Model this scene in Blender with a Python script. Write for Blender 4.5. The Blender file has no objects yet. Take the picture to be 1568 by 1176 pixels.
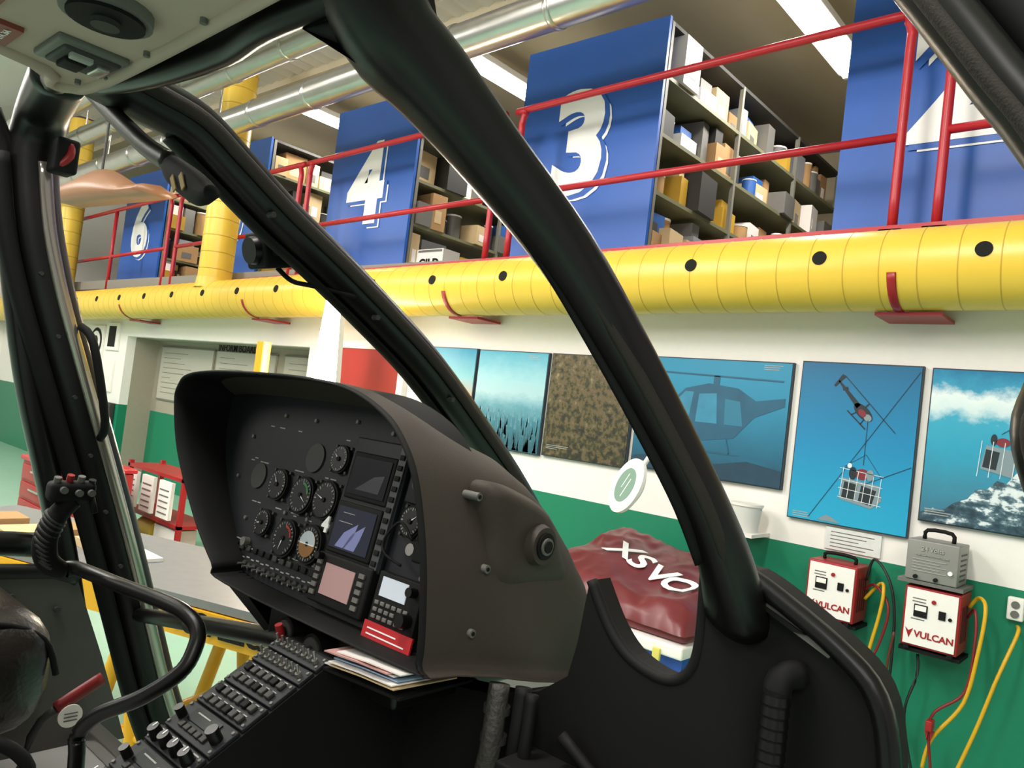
import bpy, bmesh, math, random
import mathutils
from mathutils import Vector, Matrix
random.seed(7)
S=bpy.context.scene
try:
    S.view_settings.view_transform='Standard'; S.view_settings.look='None'
except Exception: pass

# ---------------- materials ----------------
def lin(h):
    h=h.lstrip('#'); o=[]
    for i in (0,2,4):
        c=int(h[i:i+2],16)/255
        o.append(c/12.92 if c<=.04045 else ((c+.055)/1.055)**2.4)
    return (*o,1)
MATS={}
def mat(name,col,rough=.5,metal=0,emit=0,noise=0,nscale=20,bump=0,bscale=60,spec=.5):
    if name in MATS: return MATS[name]
    m=bpy.data.materials.new(name); m.use_nodes=True
    nt=m.node_tree; b=nt.nodes['Principled BSDF']; c=lin(col)
    b.inputs['Base Color'].default_value=c
    b.inputs['Roughness'].default_value=rough; b.inputs['Metallic'].default_value=metal
    b.inputs['Specular IOR Level'].default_value=spec
    if emit:
        b.inputs['Emission Color'].default_value=c; b.inputs['Emission Strength'].default_value=emit
    tc=nt.nodes.new('ShaderNodeTexCoord')
    if noise:
        n=nt.nodes.new('ShaderNodeTexNoise'); n.inputs['Scale'].default_value=nscale; n.inputs['Detail'].default_value=4
        nt.links.new(tc.outputs['Object'],n.inputs['Vector'])
        mx=nt.nodes.new('ShaderNodeMix'); mx.data_type='RGBA'
        mx.inputs[6].default_value=tuple(max(0,v*(1-noise)) for v in c[:3])+(1,)
        mx.inputs[7].default_value=tuple(min(1,v*(1+noise)) for v in c[:3])+(1,)
        nt.links.new(n.outputs['Fac'],mx.inputs[0]); nt.links.new(mx.outputs[2],b.inputs['Base Color'])
    if bump:
        n=nt.nodes.new('ShaderNodeTexNoise'); n.inputs['Scale'].default_value=bscale
        nt.links.new(tc.outputs['Object'],n.inputs['Vector'])
        bp=nt.nodes.new('ShaderNodeBump'); bp.inputs['Strength'].default_value=bump; bp.inputs['Distance'].default_value=.01
        nt.links.new(n.outputs['Fac'],bp.inputs['Height']); nt.links.new(bp.outputs['Normal'],b.inputs['Normal'])
    MATS[name]=m; return m
def ramp_mat(name,stops,nscale=3,namp=.2,gw=1.0,rough=.35,detail=6,sx=1,sz=1):
    # printed picture: vertical gradient broken up by noise
    m=bpy.data.materials.new(name); m.use_nodes=True; nt=m.node_tree; b=nt.nodes['Principled BSDF']
    tc=nt.nodes.new('ShaderNodeTexCoord'); sp=nt.nodes.new('ShaderNodeSeparateXYZ')
    nt.links.new(tc.outputs['Generated'],sp.inputs[0])
    mp=nt.nodes.new('ShaderNodeMapping'); mp.inputs['Scale'].default_value=(sx,.0,sz)
    nt.links.new(tc.outputs['Generated'],mp.inputs['Vector'])
    n=nt.nodes.new('ShaderNodeTexNoise'); n.inputs['Scale'].default_value=nscale; n.inputs['Detail'].default_value=detail; n.inputs['Roughness'].default_value=.65
    nt.links.new(mp.outputs[0],n.inputs['Vector'])
    g=nt.nodes.new('ShaderNodeMath'); g.operation='MULTIPLY_ADD'; g.inputs[1].default_value=gw; g.inputs[2].default_value=.5*(1-gw)-namp*.5
    nt.links.new(sp.outputs['Z'],g.inputs[0])
    a=nt.nodes.new('ShaderNodeMath'); a.operation='MULTIPLY_ADD'; a.inputs[1].default_value=namp
    nt.links.new(n.outputs['Fac'],a.inputs[0]); nt.links.new(g.outputs[0],a.inputs[2])
    r=nt.nodes.new('ShaderNodeValToRGB'); e=r.color_ramp.elements
    e[0].position=stops[0][0]; e[0].color=lin(stops[0][1]); e[1].position=stops[-1][0]; e[1].color=lin(stops[-1][1])
    for p,c in stops[1:-1]:
        k=e.new(p); k.color=lin(c)
    nt.links.new(a.outputs[0],r.inputs[0]); nt.links.new(r.outputs[0],b.inputs['Base Color'])
    b.inputs['Roughness'].default_value=rough
    return m

BLK=mat('black_paint','#0f0e0e',.34,noise=.15,nscale=8,spec=.45)
BLK2=mat('black_matte','#0a0a0a',.7,spec=.3)
RUB=mat('rubber_seal','#241f1a',.8,bump=.15,bscale=500)
HOOD=mat('hood_texture_paint','#403933',.62,noise=.10,nscale=6,bump=.12,bscale=500,spec=.35)
PANEL=mat('instrument_panel_grey','#1d1f24',.55,noise=.1,nscale=30,spec=.35)
GRY=mat('grey_plastic','#6b6a66',.5,noise=.1)
HEAD=mat('headliner_beige','#c4b1a3',.8,noise=.12,nscale=3)
WHT=mat('white_paint','#f3efea',.5,noise=.03)
WTXT=mat('white_marking','#ffffff',.5)
DIM=mat('dim_marking','#a8a9a6',.6)
SILV=mat('galvanised_steel','#c2c0bc',.28,metal=.9,noise=.15,nscale=5)
RED=mat('red_rail_paint','#b3202c',.35)
REDP=mat('red_case_paint','#9c1a20',.4)
YEL=mat('yellow_duct_paint','#ecc548',.34,noise=.05,nscale=2)
YEL2=mat('yellow_steel_paint','#eaab14',.4)
BLUE=mat('blue_panel','#235cb6',.4,noise=.1,nscale=1.2)
GREEN=mat('green_wall','#0e7d5c',.45,noise=.06,nscale=2)
CARD=mat('cardboard','#a98457',.8,noise=.15,nscale=6)
CARD2=mat('cardboard_light','#cbb287',.8,noise=.1,nscale=6)
DGREY=mat('dark_shelf_steel','#333331',.6)
SHELF=mat('shelf_steel','#77766c',.5)
GLASSD=mat('screen_glass','#0e1018',.15,spec=.4)
TUBE=mat('tube_light','#fffaf0',.5,emit=18)
MAROON=mat('maroon_vinyl','#6f2b30',.36,noise=.15,nscale=8)
BLUEB=mat('blue_plastic','#2f57b0',.4)
LEATH=mat('black_leather','#241f1c',.33,bump=.12,bscale=120)
PINK=mat('gps_screen','#b08c8c',.3,emit=.12)
LCD=mat('lcd_white','#c3cbd6',.3,emit=.3)

# ---------------- mesh builder ----------------
def smooth_pts(P,n=6,closed=False):
    P=[Vector(p) for p in P]; out=[]; L=len(P)
    for i in range(L if closed else L-1):
        if closed: a,b,c,d=P[(i-1)%L],P[i],P[(i+1)%L],P[(i+2)%L]
        else: a,b,c,d=P[max(i-1,0)],P[i],P[i+1],P[min(i+2,L-1)]
        for k in range(n):
            t=k/n
            out.append(.5*((2*b)+(-a+c)*t+(2*a-5*b+4*c-d)*t*t+(-a+3*b-3*c+d)*t**3))
    if not closed: out.append(P[-1])
    return out
class B:
    def __init__(s): s.v=[];s.f=[];s.m=[];s.mi=[];s.sm=[];s.xf=Matrix.Identity(4)
    def _m(s,m):
        if m not in s.m: s.m.append(m)
        return s.m.index(m)
    def add(s,V,F,m,smooth=False):
        o=len(s.v); s.v+= [s.xf@Vector(p) for p in V]; k=s._m(m)
        for f in F: s.f.append([o+i for i in f]); s.mi.append(k); s.sm.append(smooth)
    def box(s,lo,hi,m,c=0):
        x0,y0,z0=lo;x1,y1,z1=hi
        if x0>x1:x0,x1=x1,x0
        if y0>y1:y0,y1=y1,y0
        if z0>z1:z0,z1=z1,z0
        if c<=0:
            V=[(x,y,z) for z in (z0,z1) for y in (y0,y1) for x in (x0,x1)]
            s.add(V,[(0,1,3,2),(4,5,7,6),(0,1,5,4),(2,3,7,6),(0,2,6,4),(1,3,7,5)],m)
        else:
            bm=bmesh.new(); bmesh.ops.create_cube(bm,size=1)
            for v in bm.verts: v.co=Vector(((x0+x1)/2+v.co.x*(x1-x0),(y0+y1)/2+v.co.y*(y1-y0),(z0+z1)/2+v.co.z*(z1-z0)))
            bmesh.ops.bevel(bm,geom=bm.edges[:],offset=c,segments=4,affect='EDGES',profile=.5)
            bm.verts.index_update()
            s.add([v.co.copy() for v in bm.verts],[[v.index for v in f.verts] for f in bm.faces],m,True); bm.free()
    def prism(s,P,off,m):
        n=len(P); off=Vector(off); V=[Vector(p) for p in P]+[Vector(p)+off for p in P]
        F=[list(range(n)),list(range(2*n-1,n-1,-1))]+[(i,(i+1)%n,n+(i+1)%n,n+i) for i in range(n)]
        s.add(V,F,m)
    def sweep(s,P,w,d,m,side=(0,0,1),n=14,smooth=5,cap=True,sq=1.0):
        P=[Vector(p) for p in P]
        W=w if isinstance(w,(list,tuple)) else [w]*len(P); D=d if isinstance(d,(list,tuple)) else [d]*len(P)
        Q=[Vector((a,b,0)) for a,b in zip(W,D)]
        if smooth>1 and len(P)>2: P=smooth_pts(P,smooth); Q=smooth_pts(Q,smooth)
        side=Vector(side); V=[];F=[]
        for i,p in enumerate(P):
            t=(P[min(i+1,len(P)-1)]-P[max(i-1,0)]).normalized()
            a=side-t*side.dot(t)
            if a.length<1e-3: a=Vector((1,0,.01))-t*t.x
            a.normalize(); b=t.cross(a)
            for k in range(n):
                th=2*math.pi*k/n; c_,s_=math.cos(th),math.sin(th)
                c2=math.copysign(abs(c_)**sq,c_); s2=math.copysign(abs(s_)**sq,s_)
                V.append(p+a*c2*Q[i].x+b*s2*Q[i].y)
        for i in range(len(P)-1):
            for k in range(n):
                F.append((i*n+k,i*n+(k+1)%n,(i+1)*n+(k+1)%n,(i+1)*n+k))
        if cap: F.append(list(range(n))); F.append(list(range((len(P)-1)*n,len(P)*n)))
        s.add(V,F,m,True)
    def tube(s,P,r,m,smooth=5,n=12): s.sweep(P,r,r,m,(.13,.21,.97),n,smooth)
    def cyl(s,a,b,r,m,r2=None,n=24):
        a=Vector(a);b=Vector(b);t=(b-a).normalized(); u=t.orthogonal().normalized(); w=t.cross(u); r2=r if r2 is None else r2
        V=[a+(u*math.cos(2*math.pi*k/n)+w*math.sin(2*math.pi*k/n))*r for k in range(n)]+[b+(u*math.cos(2*math.pi*k/n)+w*math.sin(2*math.pi*k/n))*r2 for k in range(n)]
        s.add(V,[(k,(k+1)%n,n+(k+1)%n,n+k) for k in range(n)],m,True)
        s.add(V[:n],[list(range(n))],m); s.add(V[n:],[list(range(n))],m)
    def ringpipe(s,prof,fn,n,m):
        V=[];F=[]
        for p in prof:
            for k in range(n): V.append(fn(p,2*math.pi*k/n))
        for i in range(len(prof)-1):
            for k in range(n): F.append((i*n+k,i*n+(k+1)%n,(i+1)*n+(k+1)%n,(i+1)*n+k))
        s.add(V,F,m,True)
    def text(s,body,size,m,M,bold=0,ext=.0015):
        cu=bpy.data.curves.new('t','FONT'); cu.body=body; cu.size=size; cu.extrude=ext; cu.offset=bold; cu.align_x='CENTER'; cu.align_y='CENTER'; cu.resolution_u=4
        ob=bpy.data.objects.new('t',cu); S.collection.objects.link(ob); bpy.context.view_layer.update()
        me=bpy.data.meshes.new_from_object(ob.evaluated_get(bpy.context.evaluated_depsgraph_get()))
        s.add([M@v.co for v in me.vertices],[list(p.vertices) for p in me.polygons],m)
        bpy.data.objects.remove(ob); bpy.data.meshes.remove(me)
    def done(s,name,parent=None,fix=True):
        me=bpy.data.meshes.new(name); me.from_pydata([tuple(v) for v in s.v],[],s.f)
        for m in s.m: me.materials.append(m)
        for p,k,q in zip(me.polygons,s.mi,s.sm): p.material_index=k; p.use_smooth=q
        if fix:
            bm=bmesh.new(); bm.from_mesh(me); bmesh.ops.recalc_face_normals(bm,faces=bm.faces[:]); bm.to_mesh(me); bm.free()
        me.update()
        o=bpy.data.objects.new(name,me); S.collection.objects.link(o)
        if parent: o.parent=parent
        return o
def empty(name):
    o=bpy.data.objects.new(name,None); S.collection.objects.link(o); return o
def wallM(x,y,z):
    return Matrix.Translation((x,y,z))@Matrix.Rotation(math.pi/2,4,'X')
def zz(x,z): return z+.018*(x+1)

# ================= HANGAR SHELL =================
b=B()
wx0,wx1=-17,6
def wallpanel(x0,x1,z0,z1,m,y=4.5,t=.12): b.box((x0,y,z0),(x1,y+t,z1),m)
wallpanel(wx0,-11.3,0,1.1,GREEN); wallpanel(wx0,-11.3,1.1,2.75,WHT)
wallpanel(-11.3,-6.8,2.07,2.75,WHT)
wallpanel(-6.8,wx1,0,1.1,GREEN); wallpanel(-6.8,wx1,1.1,2.75,WHT)
b.done('wall_back')
TAUPE=mat('recess_taupe','#a39c8c',.7,noise=.05)
b=B(); b.box((-11.3,4.95,1.05),(-6.8,5.0,2.2),TAUPE); b.box((-11.3,4.95,0),(-6.8,5.0,1.05),GREEN); b.done('wall_alcove')
b=B(); b.box((-11.42,4.62,0),(-11.3,5.0,2.2),TAUPE); b.done('trim_2')
b=B(); b.box((-6.8,4.62,0),(-6.7,5.0,2.2),TAUPE); b.done('trim_3')
b=B(); b.box((-11.3,4.62,2.07),(-6.8,4.95,2.2),TAUPE); b.done('trim_4')
b=B(); b.box((wx0-.1,-8,0),(wx0,10.6,5.8),WHT); b.done('wall_left')
b=B(); b.box((wx0,9.5,2.75),(wx1,9.6,5.8),mat('cream_wall','#b5a98d',.8)); b.done('wall_mezzanine_rear')
b=B(); b.box((wx0,-8,-.1),(wx1,5.0,0),mat('mint_floor','#9cc4b0',.25,noise=.06,nscale=1.5)); b.done('floor')
b=B(); b.box((wx0,4.45,2.75),(wx1,9.5,2.88),mat('mezz_floor_grey','#8a8880',.7)); b.done('floor_mezzanine')
b=B(); b.prism([(wx0,4.42,zz(wx0,2.86)),(wx1,4.42,zz(wx1,2.86)),(wx1,4.42,zz(wx1,2.93)),(wx0,4.42,zz(wx0,2.93))],(0,.03,0),RED); b.done('trim_1')
b=B(); CORR=mat('corrugated_ceiling','#d2cfc8',.5)
V=[];F=[]
xs=[wx0+i*.1 for i in range(int((wx1-wx0)/.1)+1)]
for i,x in enumerate(xs):
    z=5.42+(.035 if i%2 else 0); V+= [(x,-8,z),(x,4.9,z)]
for i in range(len(xs)-1): F.append((2*i,2*i+1,2*i+3,2*i+2))
b.add(V,F,CORR); b.box((wx0,-8,5.5),(wx1,4.9,5.6),CORR); b.done('ceiling')
b=B(); b.box((wx0,4.9,5.35),(wx1,9.5,5.45),mat('ceiling_beige','#c0b59c',.8)); b.done('ceiling_mezzanine')
b=B(); b.box((-6.2,4.45,0),(-5.3,4.497,2.08),mat('red_door_paint','#a83a36',.35)); b.box((-6.28,4.44,0),(-6.2,4.497,2.15),WHT); b.box((-5.3,4.44,0),(-5.22,4.497,2.15),WHT); b.box((-6.2,4.44,2.08),(-5.3,4.497,2.15),WHT); b.box((-5.45,4.40,1.0),(-5.38,4.45,1.1),SILV); b.box((-5.55,4.385,1.04),(-5.38,4.40,1.06),SILV); b.done('door_1')

# ================= YELLOW DUCT =================
b=B(); cy=4.22
def dz(x): return 2.634+.0150*(x+.6)
r=.21
fd=lambda p,a:(p[0],cy+p[1]*math.cos(a),dz(p[0])+p[1]*math.sin(a))
b.ringpipe([(wx0+.1,r),(-9,r),(-3,r),(wx1,r)],fd,56,YEL)
x=wx0+.2; SEAM=mat('duct_seam','#c9a234',.45)
while x<wx1-.1:
    b.ringpipe([(x,r+.0005),(x+.003,r+.0022),(x+.006,r+.0005)],fd,56,SEAM)
    x+=.175
HOLE=mat('duct_hole','#0a0a08',.9)
for k in range(-7,21):
    x=-.77-.75*k; b.cyl((x,cy-.2,dz(x)+.035),(x,cy-.2125,dz(x)+.037),.037,HOLE,n=20)
for vx in (-8.45,-13.4):
    fv=lambda p,a:(vx+p[1]*math.cos(a),cy+p[1]*math.sin(a),p[0])
    b.ringpipe([(2.5,.185),(5.40,.185)],fv,40,YEL); z=2.85
    while z<5.3: b.ringpipe([(z,.1855),(z+.006,.189),(z+.012,.1855)],fv,40,SEAM); z+=.19
    b.ringpipe([(dz(vx)+.12,.205),(dz(vx)+.24,.19)],fv,40,YEL)
for bx in (-1.16,-4.38,-7.4,-10.5,-13.5,2.):
    z=dz(bx); pts=[]
    for q in range(8):
        a=math.radians(195+q*11); pts.append((bx,cy+.215*math.cos(a),z+.215*math.sin(a)))
    b.sweep(pts,.022,.003,REDP,(1,0,0),8,1)
    b.box((bx-.12,cy+.0,z-.235),(bx+.2,4.49,z-.217),REDP)
b.done('ventilation_duct')
b=B()
for (y,z0,r) in ((3.80,4.43,.13),(3.5,4.74,.11),(3.0,4.80,.15)):
    fs=lambda p,a:(p[0],y+p[1]*math.cos(a),z0+.018*(p[0]+1)+p[1]*math.sin(a))
    b.ringpipe([(wx0+.2,r),(-8,r),(2,r)],fs,32,SILV); x=wx0+.3
    while x<2:
        b.ringpipe([(x,r+.001),(x+.008,r+.008),(x+.045,r+.008),(x+.053,r+.001)],fs,32,SILV); x+=.95
    for x in range(-14,2,3): b.cyl((x,y,z0+.018*(x+1)+r*.9),(x,y,5.415),.012,SILV,n=8)
b.done('spiral_duct')

# ================= MEZZANINE SHELVES =================
nums={-1.79:'2',-4.58:'3',-7.38:'4',-10.2:'5',-13.0:'6',1.0:'1'}
for x0,ch in nums.items():
    x1=x0+1.41; s=.018*(x0+1.7)
    p=empty('storage_rack')
    b=B(); b.box((x0,4.88,3.0+s),(x1,4.91,4.86+s),BLUE)
    tx=(x0+x1)/2-.02; tz=3.93+s
    b.text(ch,1.16,WTXT,wallM(tx+.06,4.874,tz-.05),.04)
    b.text(ch,1.16,BLUE,wallM(tx+.025,4.870,tz-.022),.055)
    b.text(ch,1.16,WTXT,wallM(tx-.01,4.866,tz),.042)
    b.done('number_panel',p,False)
    b=B(); zf=2.88
    for y in (4.93,6.2,7.5,8.7):
        for xx in (x0+.02,x1-.04,(x0+x1)/2): b.box((xx,y,zf),(xx+.035,y+.035,4.84+s),SHELF)
    lv=[3.05,3.5,3.95,4.4,4.82]
    for z in lv: b.box((x0+.02,4.93,z+s),(x1-.01,8.75,z+.03+s),mat('olive_shelf','#6e6f54',.5) if z<4.8 else DGREY)
    b.done('shelf_frame',p)
    b=B()
    cols=[CARD,CARD,CARD,CARD2,CARD2,WHT,GRY,GRY,DGREY,DGREY,mat('box_yellow','#b8922c',.6),mat('drum_blue','#2b5aa0',.5),mat('foil_bag','#8b8f96',.4)]
    for z in [2.88-s]+lv[:-1]:
        y=4.98; hm=.40 if z>2.9 else .14
        while y<8.5:
            w=random.uniform(.08,.32); h=random.uniform(.35,1)*hm; d=random.uniform(.3,.6); m=random.choice(cols)
            xr=x1-.02-random.uniform(-.06,.12) if z>2.9 else x1+random.uniform(-.1,.15)
            zb=z+(.031 if z>2.9 else 0)+s
            if random.random()<.25:
                rc=random.uniform(.05,.1); w=rc*2.1
                b.cyl((xr-rc-.02,y+rc,zb),(xr-rc-.02,y+rc,zb+h*.85),rc,m,n=16); b.cyl((xr-rc-.02,y+rc,zb+h*.85),(xr-rc-.02,y+rc,zb+h*.9),rc*1.04,WHT,n=16)
            else:
                b.xf=Matrix.Translation((xr,y,zb))@Matrix.Rotation(random.uniform(-.14,.14),4,'Z')
                b.box((-d,0,0),(0,w,h),m)
                if m in(CARD,CARD2,WHT):
                    b.box((-.001,w*.25,h*.2),(.002,w*.7,h*.55),random.choice([WHT,CARD2,GRY])); b.box((-d,w*.46,h),(0,w*.54,h+.002),CARD2)
                if random.random()<.55 and h<hm*.7: b.box((-d*.9,w*.1,h),(-.03,w*.8,min(hm-.01,h+random.uniform(.05,.15))),random.choice(cols))
                b.xf=Matrix.Identity(4)
            y+=w+random.uniform(.005,.05)
    b.done('stored_boxes',p)
for xa in (-3.1,-5.92,-8.72,-.33,-11.52):
    b=B()
    for z in (2.9,3.3,3.75,4.2,4.6): b.box((xa,8.9,z),(xa+1.25,9.4,z+.03),DGREY)
    for xx in (xa,xa+.61,xa+1.21): b.box((xx,8.9,2.88),(xx+.04,9.4,4.9),DGREY)
    for z in (2.93,3.33,3.78,4.23,4.63):
        x=xa+.06
        while x<xa+1.0:
            w=random.uniform(.08,.22); b.box((x,8.92,z),(x+w,9.3,z+random.uniform(.12,.33)),random.choice([CARD,WHT,GRY,DGREY,CARD2])); x+=w+.02
    b.done('rear_shelf')
b=B(); b.box((-2.6,4.98,2.88),(-2.05,5.02,3.05),mat('label_yellow','#e0b020',.5)); b.text('START',.13,BLK2,wallM(-2.33,4.975,2.97),.004); b.done('label_board')
b=B(); b.box((-5.88,4.98,2.88),(-5.5,5.2,3.15),WHT); b.box((-5.86,4.975,3.12),(-5.52,4.98,3.14),GRY); b.text('GILD',.13,BLK2,wallM(-5.69,4.975,3.0),.004); b.done('labelled_box')

# ================= RAILING =================
b=B(); ry=4.46; rr=.027
def rail(x0,x1,ztop=4.14,zmid=3.44):
    zb=2.9
    b.tube([(x0,ry,zz(x0,zb)),(x0,ry,zz(x0,ztop-.25)),(x0,ry,zz(x0,ztop-.1)),(x0+.04,ry,zz(x0,ztop-.02)),(x0+.14,ry,zz(x0,ztop)),(x1-.14,ry,zz(x1,ztop)),(x1-.04,ry,zz(x1,ztop-.02)),(x1,ry,zz(x1,ztop-.1)),(x1,ry,zz(x1,ztop-.25)),(x1,ry,zz(x1,zb))],rr,RED,4)
    b.tube([(x0,ry,zz(x0,zmid)),(x1,ry,zz(x1,zmid))],rr*.9,RED,1)
    for x in (x0,x1): b.box((x-.06,ry-.04,zz(x,zb-.02)),(x+.06,ry+.04,zz(x,zb+.01)),RED)
rail(-4.18,-1.31); rail(-7.15,-4.42); rail(-10.1,-7.32); rail(-14.2,-10.38); rail(-1.09,2.5,4.14,3.44)
for x in (-12.2,): b.tube([(x,ry,zz(x,2.9)),(x,ry,zz(x,4.12))],rr,RED,1)
b.done('safety_railing')

# ================= LAMPS =================
def lamp(x,y0,y1,z,zc=5.34,name='fluorescent_ceiling_lamp'):
    b=B(); b.box((x-.15,y0,z),(x+.15,y1,z+.06),WHT,.008)
    for dx in (-.08,.08):
        b.cyl((x+dx,y0+.04,z-.022),(x+dx,y1-.04,z-.022),.024,TUBE,n=12)
        b.box((x+dx-.02,y0+.0,z-.045),(x+dx+.02,y0+.04,z),WHT); b.box((x+dx-.02,y1-.04,z-.045),(x+dx+.02,y1,z),WHT)
    for yy in (y0+.3,y1-.3): b.cyl((x,yy,z+.05),(x,yy,zc),.01,SILV,n=8)
    b.done(name)
for x in (-2.5,-5.6,-8.5,-11.2,.4): lamp(x,5.0,7.0,5.1)
for x in (-1.5,-5.,-9): lamp(x,-.2,1.8,5.2,5.41)
def area(name,loc,sx,sy,pw,rot=(0,0,0),col=(1,.95,.89)):
    l=bpy.data.lights.new(name,'AREA'); l.shape='RECTANGLE'; l.size=sx; l.size_y=sy; l.energy=pw; l.color=col
    o=bpy.data.objects.new(name,l); o.location=loc; o.rotation_euler=rot; S.collection.objects.link(o); return o
for i,x in enumerate((-1.5,-5,-9,-13)): area('ceiling_light_source',(x,.2,5.12),.5,3,225,(math.radians(20),0,0))
for x in (-2.5,-5.6,-8.5,-11.2): area('mezzanine_light_source',(x,6.2,5.0),.3,2,75)
area('wall_fill_light',(2.5,-2.5,4.6),2.5,2.0,170,(math.radians(50),0,math.radians(8)))  # fill light added to brighten the back wall, no real fixture
area('wall_fill_light',(-6.5,-4.5,4.6),3,2,190,(math.radians(62),0,0))  # second added fill, aimed at the wall from behind the camera

# ================= POSTERS =================
def poster(x0,x1,z0,z1,m,name='helicopter_poster'):
    p=empty(name)
    b=B(); b.box((x0,4.465,z0),(x1,4.48,z1),m); b.done('print',p)
    b=B(); t=.007
    b.box((x0-t,4.47,z0-t),(x1+t,4.499,z1+t),mat('poster_backing','#2c3a44',.6)); b.done('backing',p)
    return p
def cap(b,x,z,w,n=3):
    for i in range(n): b.box((x,4.4635,z-i*.012),(x+w*random.uniform(.5,1),4.465,z-i*.012+.004),DIM)
def flat(b,P,m,y=4.463): b.add([(x,y,z) for x,z in P],[list(range(len(P)))],m)
def line(b,a,c,w,m,y=4.462):
    d=Vector((c[0]-a[0],c[1]-a[1])); q=Vector((-d.y,d.x)).normalized()*w/2
    flat(b,[(a[0]+q.x,a[1]+q.y),(c[0]+q.x,c[1]+q.y),(c[0]-q.x,c[1]-q.y),(a[0]-q.x,a[1]-q.y)],m,y)
def ell(b,cx,cz,rx,rz,m,ang=0,y=4.463):
    ca,sa=math.cos(ang),math.sin(ang)
    flat(b,[(cx+rx*math.cos(t)*ca-rz*math.sin(t)*sa,cz+rx*math.cos(t)*sa+rz*math.sin(t)*ca) for t in [k*math.pi/10 for k in range(20)]],m,y)
def pine(b,x,zb,h,m,y):
    w=h*.15; P=[(x,zb+h)]
    for k in range(1,6): t=k/5; P+= [(x+w*t,zb+h*(1-t)),(x+w*t*.6,zb+h*(1-t)+.002)] if k<5 else [(x+w,zb)]
    Q=[(2*x-px,pz) for px,pz in P[1:]][::-1]; flat(b,P+Q,m,y)
pm1=ramp_mat('poster_sunset',[(0,'#243034'),(.25,'#5a5a50'),(.5,'#c9a58a'),(.7,'#79b9c4'),(1,'#1e8fb4')],3,.12)
poster(-4.95,-4.38,1.34,2.13,pm1)
pm2=ramp_mat('poster_forest_fog',[(0,'#2a5c6c'),(.3,'#3f7c8e'),(.42,'#5d98a9'),(.50,'#86b4c2'),(.58,'#a9cbd4'),(.7,'#9fccd6'),(1,'#55abc6')],5,.22,sz=2,detail=9)
p=poster(-4.34,-3.63,1.365,2.125,pm2)
b=B()
for row,(zb,h0,col,nn_) in enumerate(((1.60,.08,'#6598a8',34),(1.54,.10,'#52899a',34),(1.46,.12,'#3c7383',40),(1.37,.15,'#2a5b69',46))):
    m=mat('tree_ink%d'%row,col,.5,noise=.3,nscale=40)
    for i in range(nn_):
        x=-4.32+random.random()*.67; h=h0*random.uniform(.5,1.25); pine(b,x,zb+random.uniform(-.03,.05) if row<3 else zb,h,m,4.4647-.0002*row)
b.box((-4.34,4.4642,1.366),(-3.63,4.465,1.42),mat('tree_ink3','#2a5b69',.5))
cap(b,-3.82,2.1,.16); b.done('trees_print',p)
pm3=ramp_mat('poster_autumn_wood',[(.15,'#1a1c16'),(.36,'#322f26'),(.46,'#43452f'),(.54,'#6b5a38'),(.62,'#5c5248'),(.8,'#958755')],16,1.5,gw=.12,detail=12)
p=poster(-3.585,-2.86,1.375,2.125,pm3); b=B(); cap(b,-3.55,1.45,.2,3); b.done('caption',p)
pm4=ramp_mat('poster_teal_reflection',[(0,'#1b4a60'),(.3,'#226a88'),(.6,'#2582a6'),(1,'#2088ae')],4,.3)
p4=poster(-2.81,-1.78,1.40,2.14,pm4)
pm5=ramp_mat('poster_blue_sky',[(0,'#25a6cf'),(.5,'#1c86b8'),(1,'#17648f')],2,.05)
p5=poster(-1.715,-1.085,1.255,2.155,pm5)
pm6=ramp_mat('poster_clouds',[(0,'#3f6f86'),(.2,'#3c86a2'),(.5,'#2f9dbe'),(.66,'#3aa3c2'),(.74,'#cfe2e6'),(.83,'#dfeaec'),(.9,'#3596ba'),(1,'#1a78a4')],4,.30,sz=1.6,detail=9)
p6=poster(-1.03,-.40,1.36,2.15,pm6)
INK=mat('ink_dark','#16242c',.5); INKR=mat('ink_red','#7a2430',.5); STEELI=mat('ink_steel','#7f919a',.5); WI=mat('ink_snow','#dfe8ea',.5)
def heli(b,cx,cz,s,ang,m):
    ca,sa=math.cos(ang),math.sin(ang); T=lambda x,z:(cx+s*(x*ca-z*sa),cz+s*(x*sa+z*ca))
    ell(b,*T(0,0),.5*s,.24*s,m,ang); ell(b,*T(.3,-.02),.17*s,.14*s,STEELI,ang,4.4625); ell(b,*T(0,-.05),.2*s,.13*s,INKR,ang,4.4624)
    flat(b,[T(-.3,.14),T(-1.7,.22),T(-1.7,.15),T(-.3,-.08)],m); flat(b,[T(-1.8,.5),T(-1.62,.5),T(-1.6,-.1),T(-1.7,-.1)],m)
    line(b,T(-.1,.2),T(-.1,.42),.06*s,m); line(b,T(-1.7,.52),T(1.5,.36),.03*s,m); line(b,T(-1.2,.25),T(-1.3,.05),.12*s,m)
    line(b,T(-.5,-.42),T(.6,-.42),.05*s,m); line(b,T(-.2,-.2),T(-.25,-.42),.04*s,m); line(b,T(.25,-.2),T(.3,-.42),.04*s,m)
b=B(); heli(b,-1.36,1.89,.13,-.75,INK)
line(b,(-1.60,1.27),(-1.09,2.13),.003,INK); line(b,(-1.31,1.5),(-1.09,1.62),.003,INK)
flat(b,[(-1.44,1.40),(-1.27,1.37),(-1.22,1.42),(-1.24,1.50),(-1.43,1.52)],STEELI)
flat(b,[(-1.43,1.41),(-1.36,1.40),(-1.35,1.49),(-1.42,1.5)],INK,4.4628); flat(b,[(-1.34,1.40),(-1.27,1.385),(-1.25,1.47),(-1.33,1.49)],INK,4.4628)
ell(b,-1.33,1.55,.035,.03,INKR,0,4.4615); ell(b,-1.38,1.55,.02,.035,INK,0,4.461); ell(b,-1.29,1.55,.02,.03,STEELI,0,4.461); ell(b,-1.40,1.59,.012,.014,WI,0,4.461)
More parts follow.
